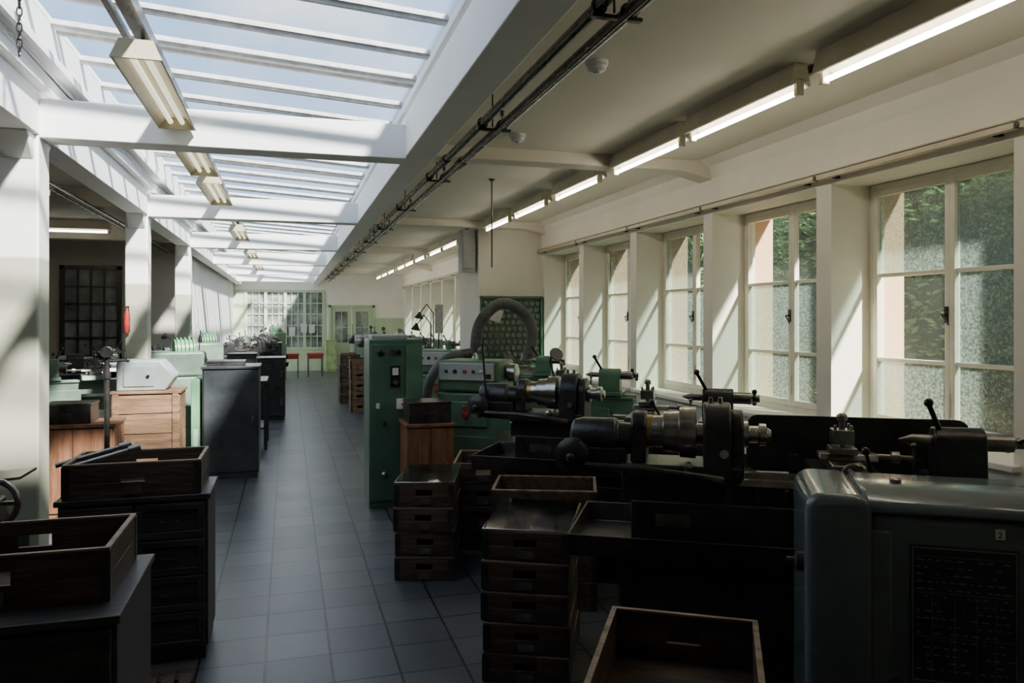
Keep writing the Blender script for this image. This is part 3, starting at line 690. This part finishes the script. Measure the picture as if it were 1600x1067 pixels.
def lathe(loc, rz, body, label, guard=False, lamp=False, tall=False):
    r = root('lathe', label, 'lathe', loc, rz)
    B().prism([(.12, 0), (1.60, 0), (1.58, .10), (1.52, .12), (1.52, .65), (.20, .65), (.20, .12), (.14, .10)], 'y', -.21, .21).obj('pedestal', body, r, bev=.012)
    for xa, xb in ((.26, .66), (.70, 1.10), (1.14, 1.46)):
        dd = B().box(xa, xb, -.222, -.21, .16, .58).obj('pedestal_door', body, r, bev=.004)
        B().cyl((xb - .05, -.222, .42), (xb - .05, -.245, .42), .012).obj('door_knob', 'dsteel', dd)
    bed_tray(r, body)
    h = B().box(.2, .68, -.13, .13, .94, 1.0).prism(dome(.10, 1.0, 1.12, .085), 'x', .235, .30).prism(dome(.14, .95, 1.125, .125), 'x', .53, .64).prism(dome(.12, .95, 1.12, .10), 'x', .64, .69)
    hs = h.obj('headstock', body, r, bev=.01, seg=3)
    B().rev((.30, 0, 1.12), (1, 0, 0), [(0, .03), (.005, .065), (.065, .068), (.07, .085), (.13, .088), (.135, .105), (.20, .108), (.205, .04), (.23, .04)], 28).obj('cone_pulley', 'steel', r)
    B().rev((.30, 0, 1.12), (1, 0, 0), [(-.0, .07), (.022, .07)], 24).obj('brass_ring', 'brass', r)
    B().rev((.69, 0, 1.12), (1, 0, 0), [(0, .055), (.02, .055), (.025, .035), (.06, .035), (.065, .046), (.09, .046), (.095, .03), (.11, .02)], 24).obj('spindle_nose', 'steel', r)
    g = B().rev((-.02, -.03, 1.09), (1, 0, 0), [(0, .055), (.01, .075), (.05, .085), (.19, .085), (.2, .07), (.26, .065)], 28).box(.02, .22, -.11, .08, .95, 1.06)
    g.obj('drive_housing', body, r, bev=.006)
    B().rev((.0, -.10, 1.03), (0, -1, 0), [(0, .05), (.02, .072), (.06, .072), (.08, .05), (.085, .02)], 24).ball((0, -.2, 1.03), .018).obj('control_dial', 'black', r)
    B().tube([(.06, -.18, 1.0), (.3, -.22, 1.0), (.52, -.24, .98), (.60, -.2, .96)], [.010, .012, .016, .02]).obj('shift_lever', 'iron', r)
    B().rev((.47, -.13, 1.0), (0, -1, 0), [(0, .02), (.03, .02), (.035, .012)]).obj('oil_cap', 'steel', r); B().rev((.61, -.13, 1.06), (0, -1, 0), [(0, .018), (.03, .018)]).obj('oil_cap', 'steel', r)
    B().box(.25, .55, -.135, -.13, .955, .985).obj('name_plate', 'plate', r); B().box(.34, .48, -.125, -.12, .75, .80).obj('name_plate', 'dsteel', r)
    for i in range(2):
        B().cyl((.56 + .04 * i, 0, 1.22), (.56 + .04 * i, 0, 1.27), .012, .008).obj('oiler', 'dsteel', r)
    carriage(r, body); tailstock(r, body)
    if guard:
        B().prism(rrect(.72, 1.62, .92, 1.17, .05), 'y', .27, .285).box(.9, .94, .265, .28, .66, 1.0).box(1.4, 1.44, .265, .28, .66, 1.0).obj('splash_guard', body, r, bev=.003)
    if lamp:
        l = B().tube([(.45, .1, .98), (.44, .12, 1.2), (.42, .08, 1.32), (.45, .02, 1.36)], .007).obj('lamp_arm', 'black', r)
        B().rev((.47, 0, 1.35), (.5, -.6, .5), [(0, .02), (.03, .045), (.04, .045)], 20).obj('lamp_head', 'black', l)
    if tall:
        B().cyl((.05, -.12, 1.05), (.02, -.12, 1.42), .007).ball((.02, -.12, 1.43), .012).obj('long_lever', 'black', r)
    return r
def geared(loc, rz, body, label, panel='grey', ribbed=False):
    r = root('lathe', label, 'lathe', loc, rz)
    B().box(0, .56, -.23, .23, 0, .95).obj('pedestal', body, r, bev=.015)
    d = B().box(.05, .51, -.245, -.23, .10, .58).obj('door', body, r, bev=.005)
    lv = B()
    for i in range(6): lv.box(.12, .44, -.252, -.245, .16 + i * .05, .185 + i * .05)
    lv.obj('louvre', body, d, bev=.002); B().cyl((.46, -.245, .45), (.46, -.27, .45), .014).obj('door_knob', 'bknob', d)
    B().box(.08, .48, -.25, -.23, .66, .88).obj('gear_cover', body, r, bev=.01)
    B().box(1.2, 1.58, -.18, .18, 0, .66).obj('pedestal', body, r, bev=.015)
    B().prism(TR, 'x', .56, 1.72).box(1.71, 1.72, -.27, .27, .65, .74).obj('chip_tray', body, r)
    b = B().box(.5, 1.70, -.085, .085, .80, .925).box(1.2, 1.5, -.1, .1, .658, .85).prism([(-.10, .925), (-.05, .925), (-.06, .948), (-.09, .948)], 'x', .5, 1.70).prism([(.05, .925), (.10, .925), (.10, .948), (.05, .948)], 'x', .5, 1.70)
    b.obj('bed', body, r, bev=.006)
    B().box(0, .57, -.22, .22, .955, 1.23).obj('headstock', body, r, bev=.03, seg=3)
    cp = B().box(.03, .53, -.25, -.21, 1.06, 1.21).obj('control_panel', panel, r, bev=.006)
    for x, mm, rr in ((.10, 'bknob', .014), (.18, 'bknob', .018), (.27, 'red', .016), (.35, 'bknob', .014), (.42, 'white', .012)):
        B().rev((x, -.25, 1.14), (0, -1, 0), [(0, rr), (.015, rr), (.02, rr * .6)], 14).obj('button', mm, cp)
    B().box(.46, .51, -.254, -.25, 1.08, 1.12).obj('name_plate', 'plate', cp)
    B().rev((.28, -.25, .77), (0, -1, 0), [(0, .03), (.03, .03), (.035, .01)], 16).ball((.28, -.29, .84), .018).cyl((.28, -.28, .77), (.28, -.29, .84), .008).obj('gear_lever', 'red', r)
    B().rev((.57, 0, 1.12), (1, 0, 0), [(0, .05), (.02, .08), (.09, .08), (.10, .06), (.105, .02)], 24).obj('chuck', 'steel', r)
    if not ribbed: B().cyl((.35, -.05, 1.2), (.35, -.05, 1.30), .03, .024).ball((.35, -.05, 1.31), .035).obj('oil_filler', body, r)
    if ribbed:
        q = B()
        for i in range(5): q.rev((.08 + i * .042, .0, 1.24), (1, 0, 0), [(0, .12), (.008, .145), (.020, .145), (.028, .12), (.042, .12)], 24)
        q.obj('ribbed_motor_cover', 'ribgreen', r)
    carriage(r, body); tailstock(r, body)
    return r
L1 = lathe((1.26, 4.90, 0), -34, 'black', 'black oily bench lathe with cone pulley and work lamp', lamp=True, tall=True)
L2 = lathe((1.21, 3.10, 0), -30, 'black', 'black oily lathe with splash guard, cone pulley and turret', guard=True)
L3 = geared((1.38, 6.78, 0), -34, 'midgreen', 'green lathe with light grey control panel')
copy_thing(L3, (1.55, 9.0, 0), -34, 'green lathe beside the hose and collet rack')
for (x, y) in ((1.6, 15.8), (1.6, 18.4)): copy_thing(L3, (x, y, 0), -30, 'green lathe in the far machine row')
for (x, y) in ((1.6, 17.1), (1.6, 14.55), (1.6, 19.7)): copy_thing(L1, (x, y, 0), -30, 'dark lathe in the far machine row')
PG = geared((-.95, 9.35, 0), 196, 'palegreen', 'pale green sunlit lathe with bright green ribbed motor cover', ribbed=True)
copy_thing(PG, (-1.0, 12.5, 0), 200, 'pale green sunlit lathe beside the columns')
copy_thing(L1, (-1.05, 10.75, 0), 200, 'dark lathe beside the sunlit pale green lathes')
copy_thing(L1, (-.22, 15.7, 0), 238, 'dark lathe along the aisle')
copy_thing(L1, (-.22, 18.6, 0), 238, 'dark lathe along the aisle')
copy_thing(PG, (-.22, 20.9, 0), 238, 'pale green lathe along the aisle')
# side bay machines
copy_thing(L1, (-3.0, 10.6, 0), 190, 'dark lathe standing in the side bay')
copy_thing(L1, (-3.0, 9.2, 0), 195, 'dark lathe standing in the side bay')
copy_thing(L1, (-2.6, 7.9, 0), 190, 'dark lathe standing in the side bay')
cabinet('workbench', -4.3, -2.8, 12.3, 12.85, .85, 'wdark', 2, 3, 'dark wooden workbench under the barred window', 'workbench')
cabinet('drawer_cabinet', -3.0, -2.35, 5.6, 6.1, .7, 'wlight', 3, 1, 'wooden drawer chest in the side bay', handle='iron', panel=False)
tinbox(-2.68, 5.85, .70, .40, .32, .22, 'grey', 'grey metal box on the side-bay drawer chest')

# perforated basket
r = root('wire_basket', 'grey perforated metal basket on a wooden chest', 'basket', (-2.13, 6.95, .80))
b = B()
for i in range(9):
    x = -.16 + i * .04
    b.box(x - .003, x + .003, -.125, -.12, 0, .3).box(x - .003, x + .003, .12, .125, 0, .3)
for i in range(8):
    z = i * .042; b.box(-.163, .163, -.126, -.121, z, z + .005).box(-.163, .163, .121, .126, z, z + .005).box(-.165, -.16, -.125, .125, z, z + .005).box(.16, .165, -.125, .125, z, z + .005)
b.box(-.16, .16, -.12, .12, 0, .006).obj('mesh', 'dsteel', r); B().box(-.168, .168, -.13, -.12, .3, .315).box(-.168, .168, .12, .13, .3, .315).box(-.168, -.158, -.12, .12, .3, .315).box(.158, .168, -.12, .12, .3, .315).obj('rim', 'dsteel', r)
cabinet('wooden_cabinet', -2.36, -1.96, 6.75, 7.15, .80, 'wdark', 2, 1, 'dark wooden chest under the perforated basket')

# slim extinguisher on column
r = root('fire_extinguisher', 'slim dull red fire extinguisher on the column', 'fire extinguisher', (-1.475, 8.02, 1.46))
B().rev((0, 0, 0), (0, 0, 1), [(0, .022), (.01, .028), (.18, .028), (.22, .014), (.24, .01)]).obj('cylinder', 'red', r)
B().box(-.012, .02, -.006, .006, .24, .255).cyl((.014, 0, .24), (.025, -.015, .12), .004).obj('valve', 'black', r); B().box(-.01, .01, .02, .045, .06, .16).obj('bracket', 'iron', r)

# ---------------------------------------------------------------- blue-grey foreground machine
r = root('machine_tool', 'large blue-grey enamelled machine headstock with rounded belt guard', 'machine', (1.56, 2.04, 0), -32)
B().prism(rrect(0, .195, .10, 1.055, .055, 6), 'y', -.03, .42).obj('belt_guard', 'blue', r, bev=.03, seg=4)
body = B().box(.19, 1.0, 0, .40, .0, 1.0).obj('body', 'blue', r, bev=.025, seg=4)
B().prism([(-.01, 1.0), (.41, 1.0), (.40, 1.035), (.34, 1.06), (.06, 1.06), (.0, 1.03)], 'x', .175, 1.0).obj('top_cover', 'blue', r, bev=.012, seg=3)
B().box(.30, .59, -.006, 0, .50, .915).obj('rating_plate', 'plate', r, bev=.002)
ink = B()
ink.box(.305, .585, -.008, -.006, .905, .909).box(.305, .585, -.008, -.006, .505, .509).box(.305, .308, -.008, -.006, .505, .909).box(.582, .585, -.008, -.006, .505, .909)
for i in range(16):
    z = .87 - i * .022
    if i in (0, 5, 11): ink.box(.315, .575, -.0075, -.006, z + .012, z + .0135)
    x = .318
    while x < .565:
        l = random.uniform(.006, .022)
        if random.random() < .7: ink.box(x, x + l, -.0075, -.006, z, z + .004)
        x += l + random.uniform(.006, .014)
for x in (.36, .42, .48, .53): ink.box(x, x + .0012, -.0075, -.006, .52, .76)
ink.obj('plate_engraving', 'ink', r)
sp = B().box(.53, .555, -.004, 0, .945, .975).obj('number_plate', 'cream', r)
cu = bpy.data.curves.new('digit', 'FONT'); cu.body = '2'; cu.size = .026; cu.extrude = .0006
to = bpy.data.objects.new('digit_src', cu); me = bpy.data.meshes.new_from_object(to); bpy.data.objects.remove(to)
dg = bpy.data.objects.new('digit', me); COL.objects.link(dg); dg.parent = sp; dg.location = (.535, -.005, .950); dg.rotation_euler = (rad(90), 0, 0); me.materials.clear(); me.materials.append(M['bknob'])
B().rev((-.0, .05, .82), (-1, 0, 0), [(0, .03), (.02, .03), (.03, .012), (.05, .012)]).obj('guard_latch', 'black', r)
B().box(.19, .25, -.012, 0, .1, .95).obj('side_strip', 'blue', r, bev=.006)
B().rev((.26, -.0, .46), (0, -1, 0), [(0, .04), (.02, .04), (.025, .02), (.06, .02)]).obj('knob', 'bknob', r)
B().rev((.30, .2, 1.06), (0, 0, 1), [(0, .018), (.01, .018), (.015, .01)]).obj('filler_plug', 'dsteel', r)

# ---------------------------------------------------------------- collet rack & hose
r = root('collet_rack', 'dark green board with pegs holding rows of steel collets', 'tool rack', (3.02, 10.33, .92))
B().box(-.44, .44, -.015, .02, 0, .96).obj('board', 'dkgreen', r, bev=.004)
B().box(-.46, -.43, -.06, .03, 0, .98).box(.43, .46, -.06, .03, 0, .98).box(-.46, .46, -.06, .03, .96, .99).box(-.46, .46, -.06, .03, -.02, .01).obj('frame', 'midgreen', r, bev=.004)
for sx in (-.44, .40): B().box(sx, sx + .04, -.03, .02, -.92, 0).obj('leg', 'midgreen', r)
first = None
for i in range(10):
    for j in range(10):
        x = 3.02 - .38 + i * .0845 + (.02 if j % 2 else 0) - .01; z = 1.0 + j * .09
        if first is None:
            first = B().rev((0, 0, 0), (0, -1, 0), [(0, .030), (.02, .030), (.022, .019), (.008, .013)], 14).obj('collet', 'dsteel', loc=(x, 10.312, z))
            tag(first, 'round steel collet hung on the green rack', 'collet', 'collets on the green rack')
        else:
            c = first.copy(); COL.objects.link(c); c.location = (x, 10.312, z)
def hose(name, pts, R, label):
    P = [Vector(p) for p in pts]; out = []; rs = []
    for i in range(len(P) - 1):
        p0 = P[max(i - 1, 0)]; p1 = P[i]; p2 = P[i + 1]; p3 = P[min(i + 2, len(P) - 1)]
        nn = max(4, int((p2 - p1).length / .010))
        for j in range(nn):
            t = j / nn
            out.append(.5 * ((2 * p1) + (-p0 + p2) * t + (2 * p0 - 5 * p1 + 4 * p2 - p3) * t * t + (-p0 + 3 * p1 - 3 * p2 + p3) * t ** 3))
    rs = [R if i % 2 else R * .94 for i in range(len(out))]
    r = root(name, label, 'hose', (0, 0, 0))
    B().tube(out, rs, 16).obj('corrugated_tube', 'hose', r)
    B().cyl(out[-1] - (out[-1] - out[-2]).normalized() * .04, out[-1] + (out[-1] - out[-2]).normalized() * .05, R * 1.1).obj('collar', 'iron', r)
    return r
hose('exhaust_hose', [(2.14, 8.80, 1.0), (2.15, 8.80, 1.38), (2.22, 8.77, 1.60), (2.40, 8.75, 1.76), (2.58, 8.73, 1.75), (2.74, 8.70, 1.62), (2.80, 8.65, 1.40), (2.72, 8.60, 1.12)], .070, 'thick dark grey corrugated exhaust hose arching over the machines')
hose('exhaust_hose', [(1.30, 7.35, .60), (1.30, 7.35, .85), (1.36, 7.35, 1.05), (1.5, 7.36, 1.2), (1.7, 7.4, 1.24)], .05, 'grey corrugated hose behind the green lathe')
o = B().box(-.08, .08, -.002, .002, -.09, .09, Matrix.Rotation(rad(20), 4, 'Y')).obj('paper_sheet', 'paper', loc=(2.80, 10.285, 1.64)); tag(o, 'tilted paper sheet clipped to the green rack', 'paper')

# task lamps & sign
def tasklamp(x, y, zt, label):
    r = root('task_lamp', label, 'lamp', (x, y, 0), group='task lamps over the far machines')
    B().rev((0, 0, 0), (0, 0, 1), [(0, .12), (.02, .12), (.03, .02)]).obj('base', 'black', r)
    B().cyl((0, 0, .02), (0, 0, zt), .01).obj('pole', 'black', r)
    B().cyl((0, 0, zt), (-.12, -.05, zt + .15), .008).cyl((-.12, -.05, zt + .15), (-.24, -.1, zt + .0), .008).obj('arm', 'black', r)
    B().rev((-.24, -.1, zt + .02), (-.2, -.1, -1), [(0, .02), (.03, .03), (.10, .075), (.105, .07)], 20).obj('lamp_shade', 'black', r)
tasklamp(2.30, 12.4, 1.68, 'black articulated task lamp with round shade')
tasklamp(2.15, 11.8, 1.5, 'black articulated task lamp with round shade')
r = root('sign', 'small pale notice board on a thin post', 'sign', (2.12, 11.0, 0))
B().cyl((0, 0, 0), (0, 0, 1.8), .01).rev((0, 0, 0), (0, 0, 1), [(0, .1), (.015, .1), (.02, .012)]).obj('post', 'pipe', r); B().box(-.06, .06, -.016, -.01, 1.38, 1.80).obj('sign_panel', 'paper', r)
o = B().box(-.004, .004, -.12, .12, -.16, .16).obj('notice', 'paper', loc=(-1.545, 14.6, 1.62)); tag(o, 'printed notice sheet on the white wall', 'paper notice')

# swarf in lathe tray
r = root('metal_shavings', 'small pile of curly steel shavings in the tray', 'metal shavings', (1.42, 4.60, .665), kind='stuff')
b = B()
for i in range(60):
    c = Vector((random.gauss(0, .03), random.gauss(0, .03), abs(random.gauss(0, .012)) + .012)); ph = random.uniform(0, 6); rr = random.uniform(.006, .012); ax = Vector((random.gauss(0, 1), random.gauss(0, 1), random.gauss(0, .5))).normalized(); u = ax.orthogonal().normalized(); v = ax.cross(u)
    b.tube([c + ax * (j * .002) + (u * math.cos(ph + j * .9) + v * math.sin(ph + j * .9)) * rr for j in range(12)], .0012, 4)
b.obj('shaving_curls', 'steel', r)

# ================================================================= LIGHT
wd = bpy.data.worlds.new('World'); sc.world = wd; wd.use_nodes = True
nt = wd.node_tree; N = nt.nodes; L = nt.links
bg = N['Background']; tc = N.new('ShaderNodeTexCoord'); nz = N.new('ShaderNodeTexNoise'); nz.inputs['Scale'].default_value = 3.5; nz.inputs['Detail'].default_value = 6
L.new(tc.outputs['Generated'], nz.inputs['Vector'])
rp = N.new('ShaderNodeValToRGB'); rp.color_ramp.elements[0].position = .42; rp.color_ramp.elements[0].color = (.25, .47, .83, 1); rp.color_ramp.elements[1].position = .70; rp.color_ramp.elements[1].color = (.94, .95, .98, 1)
L.new(nz.outputs['Fac'], rp.inputs[0]); L.new(rp.outputs[0], bg.inputs[0]); bg.inputs[1].default_value = 1.6
sl = bpy.data.lights.new('sun', 'SUN'); sl.energy = 24; sl.angle = rad(3.5); sl.color = (1, .94, .84)
so = bpy.data.objects.new('sun', sl); COL.objects.link(so)
so.rotation_euler = Vector((-.38, .66, -.65)).to_track_quat('-Z', 'Y').to_euler(); so.location = (6, -6, 10)

# ================================================================= CAMERA
cam = bpy.data.cameras.new('camera'); co = bpy.data.objects.new('camera', cam); COL.objects.link(co)
co.location = (0, 0, 1.6); co.rotation_euler = (rad(90), 0, rad(-16.4))
cam.sensor_width = 36; cam.lens = 26.775; cam.shift_y = -.0228; cam.clip_start = .05; cam.clip_end = 200
sc.camera = co
sc.view_settings.view_transform = 'AgX'
try: sc.view_settings.look = 'AgX - Base Contrast'
except Exception: pass
sc.view_settings.exposure = .5
